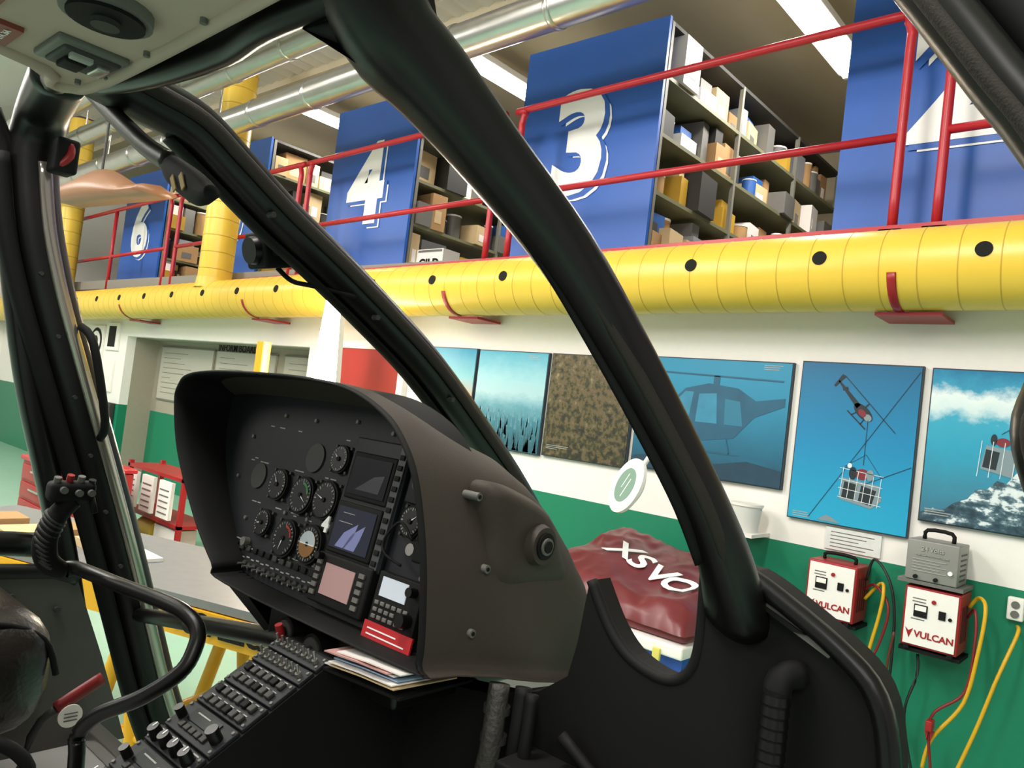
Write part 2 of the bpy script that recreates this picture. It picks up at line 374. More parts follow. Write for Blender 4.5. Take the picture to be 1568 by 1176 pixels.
for q in range(6): line(b,(-1.44+q*.04,1.42-q*.008),(-1.43+q*.04,1.58-q*.008),.003,WI,4.4612)
for z in (1.40,1.45,1.5,1.56): line(b,(-1.45,z+.012),(-1.22,z-.01),.003,WI,4.461)
line(b,(-1.33,1.6),(-1.33,1.85),.003,INK); line(b,(-1.43,1.58),(-1.32,1.66),.002,INK); line(b,(-1.23,1.54),(-1.32,1.66),.002,INK)
flat(b,[(-1.55,1.265),(-1.50,1.30),(-1.47,1.29),(-1.42,1.262)],STEELI); cap(b,-1.69,1.29,.14)
b.done('helicopter_and_cage_print',p5)
b=B(); DK=mat('ink_teal_dark','#1d5875',.5,noise=.3,nscale=8); MD=mat('ink_teal_mid','#3484a5',.4,noise=.3,nscale=10)
flat(b,[(-2.55,1.72),(-2.57,1.84),(-2.46,1.95),(-2.3,1.99),(-2.1,1.97),(-1.98,1.9),(-1.8,1.93),(-1.8,1.88),(-1.98,1.80),(-2.1,1.66),(-2.35,1.62)],DK)
flat(b,[(-2.53,1.74),(-2.54,1.84),(-2.46,1.93),(-2.40,1.93),(-2.42,1.74)],MD,4.4625); flat(b,[(-2.37,1.74),(-2.36,1.92),(-2.24,1.93),(-2.22,1.74)],MD,4.4625)
flat(b,[(-2.17,1.74),(-2.18,1.9),(-2.08,1.89),(-2.05,1.74)],mat('ink_teal_low','#2b7492',.5),4.4625)
line(b,(-2.75,2.05),(-1.82,2.03),.010,DK); line(b,(-2.25,1.98),(-2.25,2.04),.04,DK); line(b,(-2.5,1.56),(-2.05,1.56),.010,DK); line(b,(-2.4,1.62),(-2.42,1.56),.008,DK); line(b,(-2.15,1.66),(-2.12,1.56),.008,DK)
cap(b,-1.95,2.12,.14)
flat(b,[(-2.81,1.40),(-1.78,1.40),(-1.78,1.50),(-2.0,1.53),(-2.3,1.47),(-2.6,1.51),(-2.81,1.47)],mat('ink_sea','#163d52',.5,noise=.3,nscale=15),4.4638); b.done('helicopter_nose_print',p4)
b=B(); mp6=ramp_mat('snow_rock_print',[(.2,'#20343f'),(.42,'#3d5866'),(.5,'#6e8894'),(.56,'#d7e2e6'),(.8,'#eef3f4')],7,1.5,gw=.25,detail=12)
rid=[(-1.03,1.40),(-.97,1.43),(-.93,1.42),(-.88,1.47),(-.82,1.5),(-.79,1.55),(-.74,1.56),(-.70,1.61),(-.66,1.60),(-.62,1.66),(-.57,1.64),(-.52,1.70),(-.49,1.69),(-.45,1.74),(-.40,1.70)]
flat(b,[(-1.03,1.36)]+rid+[(-.40,1.36)],mp6,4.4638); b.done('mountain_print',p6)
b=B()
flat(b,[(-.78,1.66),(-.64,1.63),(-.62,1.76),(-.76,1.78)],STEELI,4.462); flat(b,[(-.77,1.67),(-.71,1.66),(-.70,1.75),(-.76,1.76)],INK,4.4615); ell(b,-.69,1.80,.03,.022,INKR,0,4.461); ell(b,-.73,1.81,.014,.028,INK,0,4.461)
for q in range(4): line(b,(-.79+q*.05,1.62),(-.78+q*.05,1.80),.003,WI,4.4605)
line(b,(-.7,1.84),(-.42,2.06),.003,INK); heli(b,-.5,2.0,.03,0,INK); cap(b,-1.01,1.42,.15); b.done('cage_print',p6)

b=B(); WB=mat('whiteboard','#b9b4a8',.4)
for (x0,x1) in ((-11.1,-9.6),(-9.5,-8.1),(-7.9,-6.95)):
    b.box((x0,4.92,1.25),(x1,4.945,1.98),WB); b.box((x0-.02,4.925,1.23),(x1+.02,4.945,1.25),SHELF); b.box((x0-.02,4.925,1.98),(x1+.02,4.945,2.0),SHELF)
    for i in range(9): b.box((x0+.1,4.915,1.9-i*.07),(x0+.1+random.uniform(.2,.9)*(x1-x0-.3),4.92,1.905-i*.07),GRY)
b.text('INFORM BOARD',.13,BLK2,wallM(-9.0,4.915,2.03),.002)
b.done('whiteboard')
b=B()
for (x0,x1,z0,z1,m) in ((-12.6,-12.1,1.65,2.2,DIM),(-12.0,-11.55,1.85,2.25,GRY),(-12.5,-12.0,1.2,1.5,DIM),(-11.9,-11.6,1.25,1.7,DIM)):
    b.box((x0,4.47,z0),(x1,4.498,z1),WHT)
b.cyl((-12.35,4.47,1.95),(-12.35,4.465,1.95),.22,BLK2); b.cyl((-12.35,4.466,1.95),(-12.35,4.46,1.95),.17,WHT); b.cyl((-12.35,4.461,1.95),(-12.35,4.456,1.95),.1,BLK2)
b.box((-11.9,4.465,1.9),(-11.65,4.47,2.2),BLK2)
b.text('HIH',.35,BLK2,wallM(-12.2,4.46,1.35),.01)
b.done('wall_notice')
b=B(); b.box((-11.6,4.42,.75),(-11.4,4.498,1.1),DGREY,.01); b.box((-11.58,4.41,.8),(-11.42,4.42,1.05),BLK2); b.done('electrical_switch_box')

# ================= BATTERY CHARGERS =================
def charger(x0,x1,z0,z1):
    b=B(); y0,y1=4.27,4.49
    b.box((x0,y0,z0),(x1,y1,z1),REDP,.008)
    b.box((x0+.012,y0-.006,z0+.012),(x1-.012,y0+.004,z1-.012),WHT)
    cx=(x0+x1)/2
    b.box((x0+.05,y0-.012,z0+.15),(x0+.11,y0-.004,z0+.21),BLK2); b.box((x0+.055,y0-.014,z0+.18),(x0+.105,y0-.011,z0+.205),WHT)
    b.cyl((cx+.01,y0-.014,z1-.06),(cx+.01,y0-.004,z1-.06),.01,REDP); b.box((x1-.09,y0-.013,z0+.16),(x1-.06,y0-.004,z0+.2),BLK2)
    b.cyl((x1-.04,y0-.013,z0+.17),(x1-.04,y0-.004,z0+.17),.008,BLK2)
    for zq in (z1-.06,z1-.075,z0+.135): b.box((x0+.04,y0-.0075,zq),(x0+.1,y0-.005,zq+.005),GRY)
    b.text('VULCAN',.044,REDP,wallM(cx+.022,y0-.008,z0+.065),.001)
    fv=[(x0+.018,z0+.09),(x0+.035,z0+.075),(x0+.055,z0+.09),(x0+.038,z0+.04)]
    b.add([(x,y0-.008,z) for x,z in fv],[(0,1,2,3)],REDP)
    for xx in (x0+.03,x1-.03): b.box((xx-.012,y0-.01,z0-.012),(xx+.012,y0+.04,z0+.004),BLK2)
    for i in range(4): b.box((x1-.001,y0+.04+i*.035,z0+.06),(x1+.002,y0+.055+i*.035,z1-.06),mat('vent_dark_red','#4a0c10',.6))
    b.box((x0-.01,y0+.02,z0-.03),(x1+.01,4.495,z0-.012),BLK2)
    return b,cx
b,cx=charger(-1.50,-1.245,.775,1.07); b.tube([(cx-.08,4.38,1.07),(cx-.07,4.38,1.105),(cx+.07,4.38,1.105),(cx+.08,4.38,1.07)],.01,BLK2,3); b.done('battery_charger')
b,cx=charger(-1.015,-.765,.75,1.045); b.done('battery_charger')
b=B(); x0,x1,z0,z1=-1.02,-.79,1.078,1.275
b.box((x0,4.25,z0),(x1,4.47,z1),mat('power_supply_grey','#8d8c88',.45,metal=.2),.006)
b.tube([(x0+.05,4.36,z1),(x0+.06,4.36,z1+.045),(x1-.06,4.36,z1+.045),(x1-.05,4.36,z1)],.01,BLK2,3)
b.text('24 Volts',.030,DIM,wallM(-.905,4.245,1.235),.0003); b.text('High Current Power Supply',.013,DIM,wallM(-.905,4.245,1.205))
for i in range(5): b.box((-.99,4.246,1.18-i*.014),(-.84-(i%2)*.03,4.251,1.183-i*.014),DIM)
for i in range(2): b.cyl((-.97+i*.09,4.235,1.095),(-.97+i*.09,4.252,1.095),.01,BLK2)
b.cyl((-.82,4.235,1.14),(-.82,4.252,1.14),.01,WTXT)
for i in range(6): b.box((x1-.001,4.3,1.1+i*.025),(x1+.002,4.42,1.108+i*.025),DGREY)
b.box((x0-.03,4.25,1.058),(x1+.03,4.497,1.076),GRY)
b.done('power_supply')
b=B(); YC=mat('yellow_cable','#d8a81c',.45); RC=mat('red_cable','#7c1a1e',.45); KC=mat('black_cable','#181818',.5)
def cab(P,m,r=.009): b.tube(P,r,m,6,8)
cab([(-1.235,4.4,.9),(-1.16,4.38,1.0),(-1.12,4.3,.98),(-1.13,4.3,.85),(-1.17,4.3,.6),(-1.16,4.28,.45),(-1.05,4.27,.38),(-1.1,4.27,.2)],YC)
cab([(-1.235,4.4,.95),(-1.18,4.36,.99),(-1.09,4.3,.9),(-1.12,4.3,.7),(-1.19,4.3,.5),(-1.1,4.28,.33),(-1.15,4.26,.2)],RC,.007)
cab([(-1.235,4.4,1.0),(-1.2,4.38,1.12),(-1.1,4.33,1.02),(-1.06,4.32,.8),(-1.07,4.3,.4),(-1.2,4.3,.15)],KC,.007)
cab([(-.755,4.4,.98),(-.71,4.36,1.04),(-.67,4.3,1.0),(-.68,4.28,.8),(-.72,4.28,.55),(-.83,4.25,.35),(-.86,4.25,.2)],YC)
cab([(-.755,4.4,.93),(-.72,4.34,.98),(-.7,4.3,.85),(-.72,4.28,.6),(-.84,4.24,.45),(-.82,4.24,.2)],RC,.007)
cab([(-.56,4.47,.93),(-.55,4.4,.9),(-.6,4.32,.7),(-.66,4.3,.45),(-.73,4.28,.2)],YC)
cab([(-.95,4.36,.70),(-.94,4.34,.6),(-.97,4.3,.4),(-.9,4.3,.1)],KC,.007)
cab([(-1.04,4.25,.8),(-1.06,4.26,.6),(-1.04,4.28,.3),(-1.1,4.28,.05)],mat('brown_cable','#5b2a1c',.5),.007)
for (x,z) in ((-1.1,.33),(-.84,.42)):
    b.box((x-.015,4.20,z-.03),(x+.015,4.26,z+.02),REDP,.005); b.prism([(x-.02,4.225,z-.03),(x-.002,4.225,z-.03),(x-.008,4.225,z-.08)],(0,.012,0),REDP); b.prism([(x+.02,4.225,z-.03),(x+.002,4.225,z-.03),(x+.008,4.225,z-.08)],(0,.012,0),REDP)
b.done('charger_cables')
b=B(); b.box((-1.5,4.485,1.115),(-1.205,4.498,1.235),mat('plastic_sleeve','#dfe2df',.2,noise=.1,nscale=40))
for i in range(5): b.box((-1.47,4.483,1.21-i*.02),(-1.24-(i%3)*.04,4.486,1.214-i*.02),GRY)
b.done('wall_instruction_sheet')
b=B(); b.box((-.61,4.46,.955),(-.54,4.498,1.065),WHT,.008); b.cyl((-.575,4.455,1.03),(-.575,4.462,1.03),.018,GRY); b.cyl((-.575,4.455,.985),(-.575,4.462,.985),.018,GRY); b.done('wall_socket')

# ================= BAG, CRATES, LAMP, BUCKET =================
b=B(); n=70; V=[];F=[]; nz=mathutils.noise.noise
def bagh(x,y,fine=True):
    u=(x+2.75)/1.05; v=(y-3.35)/.95; u=min(1,max(0,u)); v=min(1,max(0,v))
    e=min(1,9*min(u,1-u))*min(1,9*min(v,1-v)); e=e**.4
    z=.72+e*(.12+.03*math.sin(u*5+1)+.17*v)+.03*e*nz(Vector((x*2.4,y*2.4,1)))
    fold=.03*e*(.5-abs(nz(Vector((x*4+y*3,y*3,4)))))-.012+.02*e*(.4-abs(nz(Vector((x*11,y*8+x*5,9)))))
    # cover is stretched flatter where the lettering is printed
    k=1-.75*math.exp(-(((x+2.16)/.36)**4+((y-3.72)/.22)**4))
    return z+fold*k
for j in range(n+1):
    for i in range(n+1):
        x=-2.75+1.05*i/n; y=3.35+.95*j/n; z=bagh(x,y)
        V.append((x+.02*nz(Vector((y*6,z*6,1))),y-.02*nz(Vector((x*9,z*9,2))),z))
for j in range(n):
    for i in range(n): a=j*(n+1)+i; F.append((a,a+1,a+n+2,a+n+1))
b.add(V,F,MAROON,True); b.box((-2.73,3.37,.665),(-1.71,4.28,.73),MAROON,.025)
for k,ch in enumerate('XSVO'):
    cx=-2.37+k*.145; cyy=3.80-k*.045
    cu=B(); cu.text(ch,.25,WTXT,Matrix.Translation((cx,cyy,0))@Matrix.Rotation(-.12,4,'Z'),.005)
    b.add([(p.x,p.y,bagh(p.x,p.y)+.014+p.z) for p in cu.v],cu.f,WTXT)
b.done('vinyl_cover_bag')
for (z0,z1) in ((0,.32),(.325,.66)):
    b=B(); b.prism([(-2.33,3.4,z0),(-1.74,3.4,z0),(-1.72,3.38,z1-.05),(-2.35,3.38,z1-.05)],(0,.58,0),BLUEB); b.box((-2.37,3.33,z1-.06),(-1.7,3.99,z1),WHT,.01)
    for x in (-2.2,-1.85): b.box((x,3.315,z1-.09),(x+.04,3.335,z1-.03),mat('pale_yellow_clip','#d9d06a',.5),.004)
    b.box((-1.95,3.375,z0+.08),(-1.82,3.385,z0+.2),WHT)
    b.done('storage_crate')
b=B(); b.box((-3.3,3.4,0),(-2.42,4.3,.64),GREEN); b.box((-3.28,3.38,.05),(-2.87,3.4,.6),GRY); b.box((-2.85,3.38,.05),(-2.44,3.4,.6),GRY); b.done('workshop_cabinet')
b=B(); b.box((-2.33,4.02,.0),(-1.7,4.3,.64),GRY,.005); b.box((-2.3,4.005,.05),(-1.73,4.02,.6),SHELF); b.done('drawer_unit')
b=B(); c=Vector((-2.26,3.6,1.335)); L=Vector((.50,0,.87)).normalized(); cam=(Vector((0,0,1.66))-c).normalized()
e1=(cam-L*cam.dot(L)).normalized(); e2=L.cross(e1); nn=(e1*.6-e2*.8).normalized(); sd=nn.cross(L)
Mx=Matrix.Identity(4)
for i in range(3): Mx[i][0]=L[i]*1.3; Mx[i][1]=sd[i]; Mx[i][2]=nn[i]
Mx.translation=c; b.xf=Mx
b.cyl((0,0,-.035),(0,0,.0),.085,WHT,.115,36); b.cyl((0,0,.0),(0,0,.02),.125,WHT,.125,36); b.cyl((0,0,.02),(0,0,.026),.12,WHT,.105,36); b.cyl((0,0,.021),(0,0,.0275),.078,mat('lens_glass','#7d9c8c',.06,spec=.9),n=32)
b.box((-.05,-.02,.0275),(.04,-.014,.028),WHT); b.box((-.02,.015,.0275),(.05,.020,.028),WHT)
b.xf=Matrix.Identity(4)
b.tube([(-2.19,3.6,1.45),(-2.16,3.6,1.50),(-2.14,3.62,1.55)],.014,WHT,3); b.cyl((-2.14,3.58,1.55),(-2.14,3.66,1.55),.03,WHT)
b.tube([(-2.14,3.62,1.55),(-2.35,4.45,1.31)],.012,WHT,1); b.box((-2.39,4.42,1.24),(-2.31,4.5,1.36),GRY)
b.done('magnifier_lamp')
b=B(); b.cyl((-1.92,4.36,1.13),(-1.92,4.36,1.28),.075,mat('translucent_white','#dcdcd8',.4),.09); b.cyl((-1.92,4.36,1.28),(-1.92,4.36,1.295),.096,WHT); b.box((-2.02,4.24,1.11),(-1.82,4.5,1.13),WHT); b.tube([(-2.01,4.36,1.27),(-1.92,4.30,1.24),(-1.83,4.36,1.27)],.003,GRY,4,6); b.done('plastic_bucket')

# ================= LEFT SIDE FURNITURE =================
p=empty('work_table'); b=B()
o=Vector((-2.2,1.555,0)); dx=Vector((-.94,-.34,0)); dn=Vector((-.34,.94,0))
def tp(u,v,z): q=o+dx*u+dn*v; return (q.x,q.y,z)
b.prism([tp(0,0,.83),tp(2.3,0,.83),tp(2.3,.66,.83),tp(0,.66,.83)],(0,0,.03),mat('bench_top_grey','#7c7e80',.4,noise=.12)); b.done('top',p)
b=B(); b.prism([tp(0,-.01,.72),tp(2.3,-.01,.72),tp(2.3,.04,.72),tp(0,.04,.72)],(0,0,.105),YEL2)
b.prism([tp(0,.62,.74),tp(2.3,.62,.74),tp(2.3,.66,.74),tp(0,.66,.74)],(0,0,.09),YEL2)
M=Matrix(((.94,0,.34,0),(.34,0,-.94,0),(0,1,0,0),(0,0,0,1)))
M.translation=Vector(tp(.30,-.018,.775)); b.text('METALLICA',.085,BLK2,M,.003)
for u in (.15,.75,2.15):
    for v in (.02,.62):
        b.cyl(tp(u,v,.75),tp(u-.12,v,0),.03,YEL2,n=10); b.cyl(tp(u,v,.75),tp(u+.22,v,0),.03,YEL2,n=10)
    b.cyl(tp(u,.02,.3),tp(u,.62,.3),.02,YEL2,n=10)
b.cyl(tp(.1,.02,.3),tp(2.2,.02,.3),.02,YEL2,n=10)
b.done('trestle',p)
b=B()
for i in range(5):
    q=o+dx*(1.05+i*.22)+dn*(.25+.05*(i%3)); b.box((q.x-.10,q.y-.08,.861),(q.x+.09,q.y+.1,.875+.02*(i%3)),[WHT,CARD2,CARD,CARD2,CARD][i])
b.done('manuals')
b=B()
for x in (-7.5,-6.4):
    for y in (3.15,3.45): b.box((x,y,0),(x+.04,y+.04,.78),REDP)
for z in (.05,.32,.72): b.box((-7.5,3.15,z),(-6.36,3.49,z+.03),REDP)
for i in range(3):
    x=-7.42+i*.35; b.box((x,3.11,.38),(x+.24,3.14,.7),WHT)
    for k in range(5): b.box((x+.03,3.105,.42+k*.05),(x+.2,3.11,.43+k*.05),GRY)
b.cyl((-7.3,3.3,.18),(-7.0,3.3,.18),.1,mat('yellow_roll','#d9c04a',.5)); b.box((-6.9,3.2,.08),(-6.5,3.4,.28),WHT)
b.done('document_rack')
b=B(); b.box((-7.6,2.3,.08),(-6.75,2.9,.74),REDP,.015); b.box((-7.62,2.28,.74),(-6.73,2.92,.78),RED,.01)
for i in range(4): b.box((-7.55,2.285,.14+i*.15),(-6.8,2.3,.26+i*.15),REDP,.004); b.box((-7.3,2.27,.21+i*.15),(-7.05,2.285,.225+i*.15),SILV)
for x in (-7.5,-6.85):
    for y in (2.4,2.8): b.cyl((x-.02,y,.045),(x+.02,y,.045),.045,BLK2)
b.done('tool_trolley')
b=B(); b.box((-6.20,3.56,0),(-6.09,3.64,2.01),YEL2,.005); b.box((-6.55,3.56,1.66),(-6.2,3.64,1.73),YEL2,.005); b.box((-6.09,3.56,1.66),(-5.35,3.64,1.73),YEL2,.005); b.box((-6.4,3.5,0),(-5.9,3.72,.06),YEL2); b.box((-6.55,3.56,1.2),(-6.48,3.64,1.66),YEL2,.005); b.cyl((-5.45,3.6,1.66),(-5.45,3.6,1.4),.008,SILV); b.sweep([(-5.45,3.6,1.4),(-5.42,3.6,1.36),(-5.45,3.6,1.32),(-5.48,3.6,1.35)],.01,.01,SILV,(0,1,0),8,4); b.done('yellow_hoist_frame')
b=B(); b.cyl((-5.57,3.95,0),(-5.57,3.95,2.6),.02,SILV,n=10); b.cyl((-5.57,3.95,0),(-5.57,3.95,.03),.15,DGREY); b.prism([(-5.74,3.88,1.5),(-5.40,3.88,1.5),(-5.50,3.88,2.54),(-5.64,3.88,2.54)],(0,.05,0),WHT)  # bright vertical streak built as glowing tapered tubes; the stand is added
WTB=mat('streak_tube','#fff3dc',.5,emit=80)
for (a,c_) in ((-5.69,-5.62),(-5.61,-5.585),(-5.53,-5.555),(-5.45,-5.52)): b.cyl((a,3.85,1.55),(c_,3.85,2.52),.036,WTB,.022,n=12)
b.done('light_streak_tubes')
b=B(); BR=mat('slab_brown','#8a5f42',.4,noise=.15,nscale=3)
V=[];F=[];m_=20
for i in range(m_+1):
    u=i/m_; x=-8.3+2.0*u
    zt=3.24+.22*math.sin(min(1,u+.2)*math.pi)-.12*u; zb=3.14-.10*u
    for y,z in ((2.4,zb),(2.46,(zt+zb)/2+.02),(2.6,zt),(2.75,zt-.05),(2.7,zb)): V.append((x,y,z))
for i in range(m_):
    for k in range(5): F.append((i*5+k,i*5+(k+1)%5,(i+1)*5+(k+1)%5,(i+1)*5+k))
F.append([0,1,2,3,4]); F.append([m_*5+k for k in range(5)])
b.add(V,F,BR,True); b.cyl((-7.6,2.6,3.35),(-7.6,2.6,5.42),.012,DGREY); b.done('hanging_brown_slab')  # brown curved slab on a thin rod to the ceiling

# ================= HELICOPTER COCKPIT =================
H=empty('helicopter_cockpit')
b=B(); c=[(-1.2,.36,2.075),(-1.2,.455,2.06),(-1.2,.53,2.045),(-1.2,.60,2.005),(-1.2,.70,1.945),(-1.2,.81,1.888),(-1.2,.94,1.815),(-1.2,1.074,1.733),(-1.2,1.232,1.613),(-1.2,1.36,1.51),(-1.2,1.5,1.38)]
b.sweep(c,.044,.036,BLK,(1,0,0),16,4,sq=.75)
b.sweep([(x+.048,y,z) for x,y,z in c],.006,.012,RUB,(1,0,0),8,4)
b.sweep([(x-.01,y-.03,z-.03) for x,y,z in c[2:9]],.018,.006,BLK2,(1,0,0),8,4)
for (y,z) in ((.66,1.955),(.9,1.825),(1.12,1.69)): b.cyl((-1.165,y,z-.02),(-1.150,y,z-.02),.005,DGREY,n=10)
b.done('centre_windscreen_post',H)
b=B(); c=[(-.625,.40,2.09),(-.606,.439,2.012),(-.581,.482,1.973),(-.546,.540,1.915),(-.498,.619,1.832),(-.456,.689,1.737),(-.421,.748,1.650),(-.396,.791,1.582),(-.386,.835,1.52),(-.388,.89,1.45)]
b.sweep(c,[.052,.052,.046,.039,.034,.030,.027,.026,.032,.045],[.05,.045,.04,.034,.03,.027,.025,.025,.028,.03],BLK,(.86,-.5,0),18,4,sq=.8)
b.sweep([(x-.014,y-.026,z) for x,y,z in c[2:9]],.004,.012,BLK2,(.86,-.5,0),8,4)
b.sweep([(x+.016,y-.024,z) for x,y,z in c[2:9]],.004,.008,RUB,(.86,-.5,0),8,4)
b.prism([(-.714,.400,2.05),(-.700,.402,2.02),(-.650,.405,1.992),(-.612,.425,1.968),(-.590,.470,1.94),(-.575,.48,1.97),(-.572,.44,2.06)],(.0,.02,0),BLK)
b.done('right_windscreen_pillar',H)
b=B(); c=[(-1.75,.50,2.24),(-2.0,.55,2.24),(-2.08,.562,2.19),(-2.1,.563,2.109),(-2.1,.592,1.959),(-2.1,.639,1.809),(-2.1,.705,1.641),(-2.1,.796,1.415),(-2.1,.883,1.192),(-2.1,.963,.976),(-2.1,1.033,.787),(-2.1,1.104,.626)]
b.sweep(c,.055,.055,BLK,(0,1,0),16,4,sq=.8)
CHR=mat('polished_seal_strip','#b8b2a8',.18,metal=.8)
b.sweep([(x+.057,y+.012,z) for x,y,z in c[3:]],.015,.006,CHR,(0,1,0),8,4)
b.sweep([(x+.03,y-.075,z) for x,y,z in c[3:]],.022,.02,BLK2,(0,1,0),10,4)
b.sweep([(-2.1,.46,2.2),(-2.1,.497,2.118),(-2.1,.523,2.018),(-2.1,.571,1.796),(-2.1,.628,1.568),(-2.1,.699,1.347),(-2.1,.77,1.12),(-2.1,.85,.8)],.028,.03,BLK,(0,1,0),12,4,sq=.7)
b.sweep([(-2.1,.1,1.21),(-2.1,.5,1.21),(-2.1,.72,1.19)],.03,.022,BLK,(0,0,1),12,2)
b.sweep([(-1.97,.60,2.15),(-1.96,.60,2.12),(-1.97,.58,2.09)],.009,.009,REDP,(0,1,0),10,3); b.box((-2.02,.57,2.08),(-1.96,.62,2.16),BLK2,.008)
b.sweep([(-1.2,.41,2.07),(-1.5,.44,2.16),(-1.8,.50,2.23)],.035,.03,BLK,(0,0,1),12,4)
for i in range(7): t=i/6; b.cyl((-2.05,.60+.33*t,1.85-.85*t),(-2.04,.60+.33*t,1.85-.85*t),.005,DGREY,n=8)
b.tube([(-2.04,.70,1.74),(-2.0,.72,1.70),(-2.0,.77,1.52),(-2.04,.78,1.47)],.01,BLK2,4)
b.done('left_door_pillar',H)
b=B(); SPG=mat('side_panel_grey','#4c4b48',.6,noise=.1)
b.prism([(-2.03,-.4,1.15),(-2.03,.592,1.152),(-2.03,.76,1.123),(-2.03,.84,.93),(-2.03,.925,.705),(-2.03,-.4,.70)],(.03,0,0),SPG)
b.prism([(-1.998,.1,1.08),(-1.998,.6,1.08),(-1.998,.7,.85),(-1.998,.1,.80)],(.012,0,0),SPG); b.sweep([(-2.01,-.3,1.15),(-2.01,.592,1.155),(-2.01,.76,1.125)],.02,.015,BLK,(0,0,1),10,3)
for (y,z) in ((.62,1.1),(.72,1.06),(.80,.85),(.85,.74)): b.cyl((-2.0,y,z),(-1.99,y,z),.007,DGREY,n=8)
b.done('left_side_panel',H)
b=B(); b.box((-2.05,-.6,.68),(-.3,.86,.72),mat('cabin_floor_grey','#8f8f8c',.55)); b.box((-2.05,.82,.72),(-1.3,.86,.76),SILV,.005); b.done('cabin_floor',H)
b=B(); outl=[(-1.122,-.8),(-1.122,.25),(-1.192,.326),(-1.180,.352),(-1.155,.368),(-1.035,.371),(-.713,.365),(-.5,.36),(-.28,.36),(-.28,-.8)]
b.prism([(x,y,2.03) for x,y in outl],(0,0,.03),HEAD)
b.sweep([(-1.122,-.3,2.03),(-1.122,.25,2.03),(-1.185,.326,2.03),(-1.175,.350,2.03),(-1.15,.362,2.03),(-1.035,.366,2.03),(-.713,.360,2.03),(-.4,.35,2.03)],.010,.008,HEAD,(0,0,1),10,4)
outr=[(-1.16,-.8),(-1.16,.2),(-1.24,.30),(-1.24,.40),(-1.08,.41),(-.967,.415),(-.887,.425),(-.844,.438),(-.763,.419),(-.714,.407),(-.60,.44),(-.55,.40),(-.3,.30),(-.2,-.8)]
b.prism([(x,y,2.06) for x,y in outr],(0,0,.06),BLK)
b.sweep([(-1.2,.385,2.055),(-1.03,.398,2.04),(-.86,.405,2.035),(-.75,.395,2.035),(-.6,.40,2.035)],.02,.016,BLK,(0,0,1),12,4)
b.box((-1.085,.275,2.022),(-.995,.355,2.032),GRY,.004); b.box((-1.075,.285,2.018),(-1.005,.350,2.030),DGREY,.004); b.box((-1.065,.295,2.012),(-1.03,.32,2.02),BLK2,.003); b.box((-1.022,.295,2.012),(-1.01,.32,2.02),DIM,.002); b.box((-1.055,.327,2.012),(-1.02,.342,2.02),SILV,.002)
b.cyl((-.876,.283,2.018),(-.876,.283,2.032),.045,GRY); b.cyl((-.876,.283,2.014),(-.876,.283,2.02),.038,BLK2); b.cyl((-.876,.283,2.008),(-.876,.283,2.016),.014,DGREY)
PLC=mat('red_placard','#8a4038',.5)
b.box((-1.10,.225,2.024),(-1.03,.25,2.031),PLC); b.box((-1.0,.20,2.024),(-.955,.212,2.031),PLC)
b.text('4.5 kVA 26A',.010,WTXT,Matrix.Translation((-1.065,.237,2.023))@Matrix.Rotation(math.pi,4,'X'),0,.0003)
for (x,y) in ((-1.14,.345),(-1.08,.36),(-.95,.355),(-.8,.35)): b.cyl((x,y,2.024),(x,y,2.031),.004,GRY,n=8)
b.done('overhead_panel',H)
b=B(); c=[(-1.33,.42,2.085),(-1.197,.42,2.015),(-1.079,.42,1.956),(-1.0,.42,1.925)]
b.sweep(c,.014,.011,BLK,(0,0,1),10,4); b.sweep([(-1.01,.42,1.928),(-.985,.42,1.912),(-.93,.42,1.888),(-.895,.42,1.875),(-.875,.42,1.873)],[.01,.018,.020,.017,.008],[.010]*5,BLK2,(0,0,1),12,4)
for dx_ in (-.955,-.932): b.prism([(dx_-.010,.409,1.896),(dx_-.004,.409,1.901),(dx_+.010,.409,1.882),(dx_+.004,.409,1.877)],(0,-.0015,0),mat('dull_yellow','#a88422',.5))
b.done('overhead_lever',H)
b=B(); b.xf=Matrix.Translation((-1.28,.736,1.90))@Matrix.Rotation(.25,4,'X'); b.box((-.033,-.03,-.033),(.033,.03,.033),BLK2,.006); b.cyl((.0,-.042,0),(0,-.03,0),.024,BLK,.026); b.box((.03,-.015,-.012),(.06,.015,.012),BLK2,.003)
b.xf=Matrix.Identity(4); b.tube([(-1.27,.75,1.87),(-1.25,.77,1.85),(-1.22,.79,1.845),(-1.19,.82,1.842),(-1.16,.85,1.835)],.0045,BLK2,5,8); b.done('post_mounted_camera',H)
b=B(); c=[(-.195,.6,2.06),(-.179,.6,2.024),(-.163,.6,2.0),(-.139,.6,1.964),(-.114,.6,1.926),(-.090,.6,1.891),(-.066,.6,1.845),(-.055,.6,1.779),(-.064,.6,1.72),(-.070,.6,1.688),(-.058,.6,1.65),(-.036,.6,1.60),(-.02,.6,1.4),(-.02,.6,.9)]
b.sweep(c,.021,.02,BLK,(0,1,0),14,4); b.sweep([(x-.006,y-.018,z-.002) for x,y,z in c],.007,.006,RUB,(0,1,0),10,4)
b.sweep([(x+.03,y+.02,z+.02) for x,y,z in c],.02,.02,BLK2,(0,1,0),10,4)
b.done('right_door_frame',H)
hole=smooth_pts([(-.597,0,1.445),(-.561,0,1.392),(-.525,0,1.362),(-.476,0,1.350),(-.445,0,1.362),(-.430,0,1.397),(-.431,0,1.476),(-.434,0,1.51)],5)
right=smooth_pts([(-.373,0,1.508),(-.34,0,1.495),(-.265,0,1.456),(-.221,0,1.418),(-.202,0,1.348),(-.19,0,1.2)],4)
out=[(-1.0,0,1.20),(-.73,0,1.245),(-.66,0,1.275),(-.615,0,1.31),(-.605,0,1.36)]+[tuple(v) for v in hole]+[tuple(v) for v in right]+[(-.19,0,.7),(-1.0,0,.7)]
b=B(); b.prism([(x,.88,z) for x,_,z in out],(0,.05,0),BLK2)
